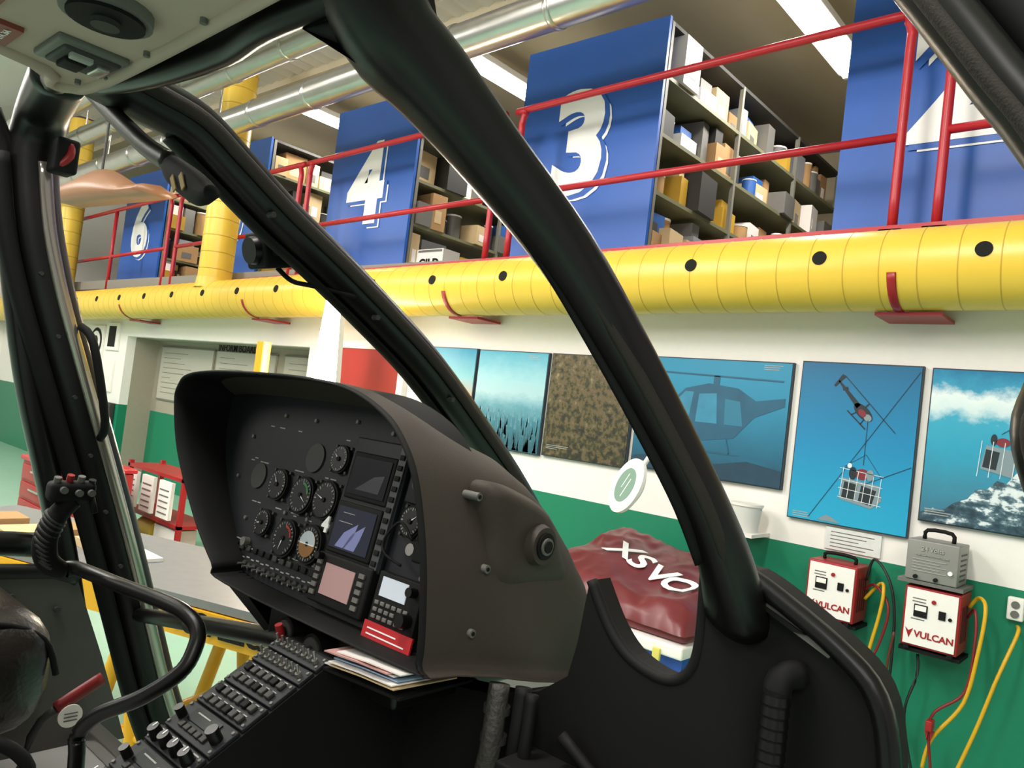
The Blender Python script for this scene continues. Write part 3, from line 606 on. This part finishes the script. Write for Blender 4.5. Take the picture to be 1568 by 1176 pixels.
b.sweep([(v[0],.885,v[2]) for v in hole],.008,.008,BLK2,(0,1,0),10,1)
b.sweep([(v[0]-.004,.878,v[2]-.006) for v in right],.014,.012,BLK,(0,1,0),10,1)
b.prism([(-.378,.872,1.482),(-.366,.872,1.486),(-.268,.872,1.446),(-.275,.872,1.438)],(0,.01,0),GRY)
b.prism([(-.370,.869,1.480),(-.355,.869,1.478),(-.30,.869,1.456),(-.315,.869,1.456)],(0,.004,0),BLK2)
for i in range(40): z=1.39-.012*i; b.cyl((-.318,.85,z),(-.318,.85,z-.009),.015,BLK,.0165,14)
b.cyl((-.318,.85,.92),(-.318,.85,1.395),.0145,BLK2); b.sweep([(-.318,.85,1.38),(-.318,.86,1.405),(-.305,.88,1.41)],.016,.016,BLK2,(1,0,0),10,3)
b.done('nose_structure',H)
b=B()
for (x,y,r) in ((-.70,.84,.015),(-.672,.86,.012),(-.648,.85,.009)):
    b.tube([(x,y,1.28),(x+.005,y-.01,1.2),(x-.01,y,1.1),(x,y,.75)],r,mat('hose_grey','#3c3a37',.6,bump=.4,bscale=120) if r>.012 else BLK2,5)
for z in (1.25,1.21,1.16): b.cyl((-.70,.84,z),(-.70,.84,z-.010),.019,DGREY)
b.tube([(-.60,.86,1.24),(-.5,.87,1.18),(-.4,.87,1.15)],.008,BLK2,4)
b.box((-.66,.80,1.18),(-.35,.88,1.2),BLK2,.004)
b.done('heater_hose_assembly',H)

# ---- instrument hood ----
rim=[(-1.245,1.300),(-1.300,1.325),(-1.388,1.394),(-1.488,1.505),(-1.530,1.600),(-1.524,1.635),(-1.491,1.658),(-1.389,1.671),(-1.2,1.677),(-1.067,1.676),(-.961,1.667),(-.877,1.640),(-.827,1.606),(-.788,1.555),(-.757,1.47),(-.741,1.39),(-.736,1.315),(-.76,1.300)]
R3=smooth_pts([(x,0,z) for x,z in rim],5,True)
xc=-1.13
secs=[(.72,1,1,9,1.30),(.76,1.012,1.0,9,1.298),(.80,1.025,1.0,.50,1.292),(.84,1.035,1.02,.405,1.285),(.88,1.042,1.05,.372,1.275),(.92,1.047,1.08,.355,1.266),(.96,1.048,1.10,.320,1.258),(1.0,1.046,1.12,.275,1.25),(1.04,1.040,1.12,.222,1.242),(1.08,1.030,1.1,.165,1.236),(1.11,1.015,1.0,.115,1.232),(1.13,.99,.8,.07,1.23),(1.14,.96,.5,.035,1.23)]
def softcap(h,T):
    if T>5: return h
    p=6; return h/(1+(max(h,0)/T)**p)**(1/p)
b=B(); V=[];F=[];N=len(R3)
for (y,sx,sz,T,zb) in secs:
    for v in R3: V.append((xc+(v.x-xc)*sx,y,zb+softcap((v.z-1.30)*sz,T)))
for i in range(len(secs)-1):
    for k in range(N): F.append((i*N+k,i*N+(k+1)%N,(i+1)*N+(k+1)%N,(i+1)*N+k))
b.add(V,F,HOOD,True); b.add(V[-N:],[list(range(N))],HOOD)
V=[];F=[]; ins=[(.72,1.0),(.714,.995),(.712,.985),(.716,.975),(.74,.972),(.86,.965)]
for (y,s) in ins:
    for v in R3: V.append((xc+(v.x-xc)*s,y,1.45+(v.z-1.45)*s))
for i in range(len(ins)-1):
    for k in range(N): F.append((i*N+k,i*N+(k+1)%N,(i+1)*N+(k+1)%N,(i+1)*N+k))
b.add(V,F,BLK2,True)
def bulge(o,i_,xo,xm,xi):
    A=smooth_pts([(xm,y,z) for y,z in o],6,True); Bp=smooth_pts([(xi,y,z) for y,z in i_],6,True); Z0=[Vector((xo,v.y,v.z)) for v in A]; n=len(A)
    Vv=Z0+A+[a.lerp(c_,.5)+Vector(((xi-xm)*.25,0,0)) for a,c_ in zip(A,Bp)]+Bp; Ff=[]
    for r_ in range(3):
        for k in range(n): Ff.append((r_*n+k,r_*n+(k+1)%n,(r_+1)*n+(k+1)%n,(r_+1)*n+k))
    Ff.append([3*n+k for k in range(n)]); b.add(Vv,Ff,HOOD,True)
dv=-.022
bulge([(.835+dv,1.553),(.915+dv,1.538),(.984+dv,1.505),(1.020+dv,1.455),(1.045+dv,1.398),(.955+dv,1.396),(.865+dv,1.406),(.848+dv,1.48)],[(.878+dv,1.524),(.92+dv,1.516),(.960+dv,1.495),(.985+dv,1.46),(1.0+dv,1.424),(.95+dv,1.424),(.896+dv,1.430),(.885+dv,1.48)],-.775,-.743,-.724)
b.cyl((-.730,.941+dv,1.466),(-.710,.941+dv,1.466),.034,HOOD,.028); b.cyl((-.711,.941+dv,1.466),(-.707,.941+dv,1.466),.020,BLK2); b.cyl((-.709,.941+dv,1.466),(-.704,.941+dv,1.466),.013,GRY); b.cyl((-.707,.941+dv,1.466),(-.702,.941+dv,1.466),.009,BLK2)
bulge([(.855,1.350),(.93,1.350),(1.0,1.337),(1.045,1.282),(.95,1.285),(.840,1.300)],[(.868,1.342),(.93,1.341),(.99,1.328),(1.02,1.294),(.95,1.297),(.86,1.308)],-.76,-.733,-.724)
for (y,z,xs_) in ((.800,1.535,-.744),(.821,1.434,-.731),(.796,1.349,-.722),(.920,1.275,-.718)): b.cyl((xs_-.03,y,z),(xs_,y,z),.006,GRY,n=12); b.cyl((xs_-.001,y,z),(xs_+.0015,y,z),.003,BLK2,n=8)
b.done('instrument_hood',H)

# ---- instrument panel ----
b=B(); b.xf=Matrix(((1,0,0,0),(0,.2,-.98,.51),(0,1,.196,0),(0,0,0,1)))
plate=[(xc+(v.x-xc)*.965,1.45+(v.z-1.45)*.965,0) for v in R3]
b.prism(plate,(0,0,-.01),PANEL)
TICK=DIM
def gauge(x,y,r,style=0):
    b.cyl((x,y,0),(x,y,.008),r*1.12,BLK2,n=28); b.cyl((x,y,.007),(x,y,.010),r*.98,mat('gauge_face','#0c0c0d',.3),n=28)
    for q in range(24):
        a=2*math.pi*q/24; l=.82 if q%3 else .74
        if 16<=q<=19 and style: continue
        p0=Vector((x+r*l*math.cos(a),y+r*l*math.sin(a))); p1=Vector((x+r*.93*math.cos(a),y+r*.93*math.sin(a))); d=(p1-p0).orthogonal().normalized()*(.0006 if q%3 else .0010)
        b.add([(p0.x+d.x,p0.y+d.y,.0105),(p1.x+d.x,p1.y+d.y,.0105),(p1.x-d.x,p1.y-d.y,.0105),(p0.x-d.x,p0.y-d.y,.0105)],[(0,1,2,3)],TICK)
    a=random.uniform(0,6.28); d=Vector((math.cos(a),math.sin(a))); q=d.orthogonal()*.0015
    b.add([(x+q.x,y+q.y,.0112),(x+d.x*r*.75,y+d.y*r*.75,.0112),(x-q.x,y-q.y,.0112)],[(0,1,2)],WTXT); b.cyl((x,y,.01),(x,y,.0125),.004,BLK2,n=12)
    for (sx,sy) in ((1,1),(1,-1),(-1,1),(-1,-1)): b.cyl((x+sx*r*.95,y+sy*r*.95,0),(x+sx*r*.95,y+sy*r*.95,.006),.0028,DGREY,n=8)
G=[(-1.092,1.542,.022),(-1.100,1.470,.030),(-1.170,1.467,.030),(-1.250,1.474,.026),(-1.108,1.393,.030),(-1.182,1.389,.030),(-.877,1.474,.022),(-1.262,1.402,.022)]
for i,g in enumerate(G): gauge(*g,i%2)
b.cyl((-1.108,1.393,.0105),(-1.108,1.393,.0118),.022,mat('horizon_brown','#9a6a34',.4),n=24); b.box((-1.128,1.392,.0118),(-1.088,1.394,.0125),WTXT)
fl=[(-1.108+.022*math.cos(t),1.393+.022*math.sin(t),.0122) for t in [math.pi*k/12 for k in range(13)]]; b.add(fl,[list(range(13))],mat('horizon_sky','#c9d3dc',.4))
for (gx,gy,c0) in ((-1.170,1.467,'g'),(-1.182,1.389,'r')):
    m=mat('arc_green','#2f8a4a',.5) if c0=='g' else mat('arc_red','#b03020',.5)
    for q in range(8):
        a=.3+q*.16; pp=(gx+.021*math.cos(a),gy+.021*math.sin(a)); b.box((pp[0]-.002,pp[1]-.002,.0108),(pp[0]+.002,pp[1]+.002,.0114),m)
def screen(x0,x1,y0,y1,m,bz=.008):
    b.box((x0-bz,y0-bz,0),(x1+bz,y1+bz,.014),BLK2,.003); b.box((x0,y0,.0135),(x1,y1,.0155),m)
b.box((-1.058,1.385,0),(-.915,1.585,.010),PANEL,.003)
screen(-1.040,-.945,1.492,1.553,GLASSD); screen(-1.046,-.948,1.403,1.470,mat('screen_glass_lit','#262a3c',.15,emit=.05))
b.add([(-1.02,1.50,.0158),(-.96,1.50,.0158),(-.955,1.53,.0158),(-.98,1.525,.0158)],[(0,1,2,3)],mat('screen_reflection_grey','#2b2a33',.3))  # grey reflection painted onto the upper screen
for (x0,x1,y) in ((-1.03,-1.0,1.46),(-1.035,-1.0,1.445)): b.box((x0,y,.0155),(x1,y+.001,.0160),DIM)
for i in range(2): b.add([(-1.03+i*.022,1.406,.0158),(-1.005+i*.026,1.406,.0158),(-.99+i*.018,1.425,.0158),(-.985+i*.018,1.448,.0158),(-1.015+i*.02,1.43,.0158)],[(0,1,2,3,4)],mat('screen_shape_lilac','#8388be',.3))  # two flat lilac shapes laid on the lower screen
b.box((-.935,1.39,.01),(-.918,1.58,.014),mat('bezel_grey','#404146',.5))
for i in range(11): b.box((-.932,1.395+i*.0165,.014),(-.921,1.403+i*.0165,.0165),BLK2,.001)
b.text('4',.034,WTXT,Matrix.Translation((-1.072,1.432,.012)),.0016)
b.box((-1.062,1.314,0),(-.920,1.392,.018),BLK2,.004); b.box((-1.032,1.330,.018),(-.956,1.378,.0195),PINK)
for i in range(5):
    b.box((-1.055,1.325+i*.012,.018),(-1.043,1.332+i*.012,.021),GRY); b.box((-.945,1.325+i*.012,.018),(-.932,1.332+i*.012,.021),GRY)
b.cyl((-1.049,1.385,.018),(-1.049,1.385,.03),.006,BLK,n=12)
b.box((-.905,1.305,0),(-.805,1.395,.016),BLK2,.003); b.box((-.893,1.360,.016),(-.835,1.388,.0175),LCD)
for r_ in range(3):
    for q in range(6): b.box((-.897+q*.013,1.327+r_*.010,.016),(-.888+q*.013,1.333+r_*.010,.019),GRY,.001)
b.cyl((-.82,1.38,.016),(-.82,1.38,.03),.007,BLK,n=14); b.cyl((-.82,1.34,.016),(-.82,1.34,.034),.010,BLK,n=14)
b.box((-.905,1.298,.017),(-.797,1.322,.020),mat('red_label','#c0222a',.5))
for i in range(2): b.box((-.895,1.304+i*.008,.0202),(-.81-.02*i,1.306+i*.008,.0206),WTXT)
b.box((-.905,1.50,0),(-.845,1.60,.008),PANEL,.002); b.box((-.895,1.57,.008),(-.86,1.585,.011),BLK2); b.cyl((-.875,1.53,.0),(-.875,1.53,.02),.010,BLK)
b.box((-.845,1.42,0),(-.80,1.47,.02),BLK2,.004); b.cyl((-.86,1.435,0),(-.86,1.435,.012),.009,SILV)
for i in range(14):
    x=-1.30+i*.0165; y=1.322+.002*(i%2); b.cyl((x,y,0),(x,y,.006),.006,DGREY,n=10); b.cyl((x,y,.005),(x,y-.002,.018),.0022,SILV,n=8)
    b.box((x-.005,y+.010,.0),(x+.005,y+.012,.0008),DIM)
for i in range(12): x=-1.34+i*.0225; b.box((x,1.345,0),(x+.014,1.355,.004),random.choice([BLK2,DGREY,BLK2]),.001)
for (x,y) in ((-1.2,1.6),(-1.08,1.61),(-.98,1.60),(-1.3,1.6),(-1.39,1.55),(-1.40,1.47),(-1.33,1.40),(-.91,1.62),(-1.14,1.43),(-1.21,1.43),(-1.06,1.51),(-.83,1.4),(-.83,1.5)): b.cyl((x,y,0),(x,y,.004),.0035,GRY,n=10)
b.cyl((-1.17,1.535,0),(-1.17,1.535,.003),.026,DGREY,n=24); b.cyl((-1.33,1.48,0),(-1.33,1.48,.003),.024,DGREY,n=24); b.cyl((-1.30,1.36,0),(-1.30,1.36,.012),.008,GRY,n=14)
for i in range(34):
    x=random.uniform(-1.38,-1.08); y=random.choice([1.428,1.432,1.505,1.51,1.35,1.36,1.575]); b.box((x,y,.0),(x+random.uniform(.008,.022),y+.002,.0007),DIM)
b.tube([(-.86,1.41,.02),(-.89,1.42,.03),(-.90,1.44,.03),(-.875,1.47,.03),(-.84,1.45,.03)],.0022,BLK2,5,6)
b.done('instrument_panel',H)
b=B(); b.box((-1.16,.755,1.215),(-.82,1.05,1.302),BLK,.008); b.prism([(-1.33,.76,1.285),(-1.15,.76,1.225),(-1.15,.76,1.24),(-1.30,.76,1.30)],(0,.2,0),BLK)
for (x,z,r) in ((-1.060,1.268,.024),(-.985,1.258,.028)):
    b.cyl((x,.76,z),(x,.725,z),r,BLK,r*.95); b.cyl((x,.726,z),(x,.722,z),r*.75,DGREY); b.cyl((x,.724,z),(x,.712,z),r*.35,BLK2)
b.done('air_vents',H)
b=B()
for i in range(7):
    z=1.266+i*.0035; dxx=random.uniform(-.012,.012); dyy=random.uniform(-.008,.008)
    b.prism([(-.905+dxx,.70+dyy,z),(-.83+dxx,.695+dyy,z+.009),(-.765+dxx,.70+dyy,z+.010),(-.755+dxx,.80,z+.010),(-.90+dxx,.80,z)],(0,0,.0018),[WHT,CARD2,WHT,mat('chart_blue','#8fa9c4',.6),WHT,mat('chart_rose','#c99a94',.6),WHT][i])
b.prism([(-.92,.70,1.255),(-.75,.70,1.266),(-.75,.84,1.266),(-.92,.84,1.255)],(0,0,.004),BLK2); b.done('flight_documents',H)

# ---- centre console ----
b=B(); x0,x1=-1.052,-.918
prof=[(.80,1.27),(.72,1.265),(.25,1.0),(.10,.96),(.10,.72),(.95,.72),(.95,1.2)]
b.prism([(x0,y,z) for y,z in prof],(x1-x0,0,0),BLK2)
b.xf=Matrix(((1,0,0,x0),(0,-.871,-.491,.72),(0,-.491,.871,1.265),(0,0,0,1)))
W=x1-x0; y=.006
def row(h,kind):
    global y
    b.box((.003,y,0),(W-.003,y+h-.003,.006),PANEL,.0015)
    for sx in (.008,W-.008):
        for sy in (y+.006,y+h-.009): b.cyl((sx,sy,.006),(sx,sy,.008),.0025,GRY,n=8)
    if kind=='b':
        for q in range(6):
            for r_ in range(max(1,int(h/.022))): b.box((.018+q*.0175,y+.006+r_*.02,.006),(.030+q*.0175,y+.018+r_*.02,.012),DGREY if (q+r_)%4 else BLK2,.0015); b.box((.018+q*.0175,y+.003+r_*.02,.0062),(.028+q*.0175,y+.0045+r_*.02,.0068),DIM)
    if kind=='s':
        for q in range(8): b.cyl((.018+q*.014,y+h*.5,.006),(.018+q*.014,y+h*.5,.012),.0045,GRY,n=10); b.cyl((.018+q*.014,y+h*.5,.01),(.018+q*.014,y+h*.4,.024),.002,SILV,n=8)
    if kind=='d':
        b.box((.03,y+.006,.006),(W-.035,y+h*.5,.008),GLASSD); b.box((.04,y+.01,.008),(W-.06,y+.012,.0085),DIM)
        for q in range(5): b.box((.03+q*.015,y+h*.6,.006),(.041+q*.015,y+h*.78,.010),DGREY,.001)
        b.cyl((W-.02,y+h*.5,.006),(W-.02,y+h*.5,.026),.009,BLK); b.cyl((.017,y+h*.5,.006),(.017,y+h*.5,.022),.007,BLK)
    if kind=='n':
        for q in range(4): b.cyl((.022+q*.03,y+h*.5,.006),(.022+q*.03,y+h*.5,.024),.0095,BLK,.008); b.box((.021+q*.03,y+h*.25,.024),(.023+q*.03,y+h*.5,.025),WTXT)
        for q in range(4): b.box((.015+q*.03,y+.003,.0062),(.03+q*.03,y+.005,.0068),DIM)
    y+=h
for h,k in ((.03,'s'),(.03,'s'),(.048,'b'),(.045,'b'),(.05,'d'),(.03,'n'),(.05,'d'),(.04,'n'),(.045,'b'),(.05,'n'),(.05,'d'),(.04,'s')): row(h,k)
b.cyl((.01,.012,.006),(.01,.008,.03),.006,REDP)
b.xf=Matrix.Identity(4)
b.done('centre_console',H)
b=B(); c=[(-1.45,.538,1.294),(-1.45,.522,1.293),(-1.45,.497,1.310),(-1.45,.489,1.345),(-1.45,.500,1.385),(-1.45,.524,1.415)]
b.sweep(c,[.012,.015,.019,.020,.018,.016],[.012,.015,.018,.018,.017,.016],BLK2,(0,1,0),14,5)
cs=smooth_pts(c[2:5],5)
for q in cs: b.sweep([(q.x-.001,q.y-.001,q.z-.0018),(q.x+.001,q.y+.001,q.z+.0018)],.0210,.0200,DGREY,(0,1,0),14,1)
b.box((-1.468,.482,1.412),(-1.432,.556,1.448),BLK2,.010)
for (yy,z,m) in ((.492,1.450,GRY),(.512,1.454,REDP),(.530,1.452,GRY),(.548,1.446,BLK)): b.cyl((-1.445,yy,z-.01),(-1.44,yy,z+.006),.006,m,n=12)
for (yy,z) in ((.50,1.435),(.525,1.43),(.545,1.43)): b.cyl((-1.435,yy,z),(-1.424,yy,z),.006,GRY,n=12)
b.sweep([(-1.44,.55,1.42),(-1.43,.555,1.395)],.006,.006,BLK2,(1,0,0),8,1)
c=[(-1.46,.530,1.292),(-1.45,.540,1.296),(-1.42,.556,1.292),(-1.35,.577,1.287),(-1.25,.612,1.279),(-1.20,.626,1.272),(-1.165,.632,1.255),(-1.15,.624,1.230),(-1.15,.605,1.195),(-1.19,.568,1.150),(-1.25,.532,1.11),(-1.278,.517,1.07),(-1.275,.52,1.02),(-1.27,.53,.72)]
b.sweep(c,.0125,.0125,BLK,(.3,.2,.9),14,5)
b.cyl((-1.27,.53,.72),(-1.27,.53,.80),.04,BLK2,.02); b.done('cyclic_stick',H)
b=B(); b.tube([(-2.1,.952,.995),(-1.45,.825,1.155),(-1.051,.75,1.248)],.018,BLK,3); b.cyl((-1.6,.855,1.118),(-1.56,.847,1.128),.023,DGREY); b.done('cross_tube',H)
b=B(); b.box((-1.95,-.1,.96),(-1.52,.575,1.19),LEATH,.085); b.box((-1.95,-.32,1.05),(-1.52,-.1,1.75),LEATH,.08)
b.sweep([(-1.555,-.05,1.182),(-1.555,.3,1.182),(-1.555,.46,1.178),(-1.555,.545,1.14),(-1.555,.575,1.07)],.006,.006,BLK2,(1,0,0),8,4); b.box((-1.9,-.1,.72),(-1.56,.4,.97),DGREY,.01)
b.sweep([(-1.56,.05,1.192),(-1.62,.25,1.197),(-1.72,.42,1.192)],.025,.004,BLK2,(1,0,0),8,4)
b.tube([(-1.52,.44,1.0),(-1.50,.50,.97),(-1.49,.53,.92),(-1.5,.50,.84)],.012,BLK2,4); b.tube([(-1.52,.38,.98),(-1.49,.44,.93),(-1.48,.46,.84)],.009,DGREY,4)
b.done('copilot_seat',H)
b=B(); b.sweep([(-1.6,.60,.985),(-1.6,.64,1.008),(-1.6,.68,1.03)],.014,.008,mat('dark_red_lever','#7c1a1c',.45),(0,0,1),10,3); b.cyl((-1.595,.625,.969),(-1.59,.625,.969),.022,WHT); b.tube([(-1.6,.60,.985),(-1.62,.57,.93),(-1.64,.54,.72)],.008,DGREY,3)
for i in range(3): b.box((-1.59,.613,.960+i*.007),(-1.588,.637,.962+i*.007),GRY)
b.done('red_lever_with_tag',H)

# ================= WORLD / CAMERA =================
w=bpy.data.worlds.new('world'); S.world=w; w.use_nodes=True; w.node_tree.nodes['Background'].inputs[0].default_value=(1,.95,.90,1); w.node_tree.nodes['Background'].inputs[1].default_value=.36
cd=bpy.data.cameras.new('camera'); cd.sensor_width=36; cd.lens=27.04; cd.clip_start=.02; cd.clip_end=100
co=bpy.data.objects.new('camera',cd); S.collection.objects.link(co)
Rr=Vector((0.7457,0.6554,0.1203)).normalized(); Uu=Vector((-0.0664,-0.1065,0.9921)).normalized(); Bk=Rr.cross(Uu).normalized(); Uu=Bk.cross(Rr)
M=Matrix.Identity(4)
for i in range(3): M[i][0]=Rr[i]; M[i][1]=Uu[i]; M[i][2]=Bk[i]
M.translation=Vector((0,0,1.66)); co.matrix_world=M
S.camera=co
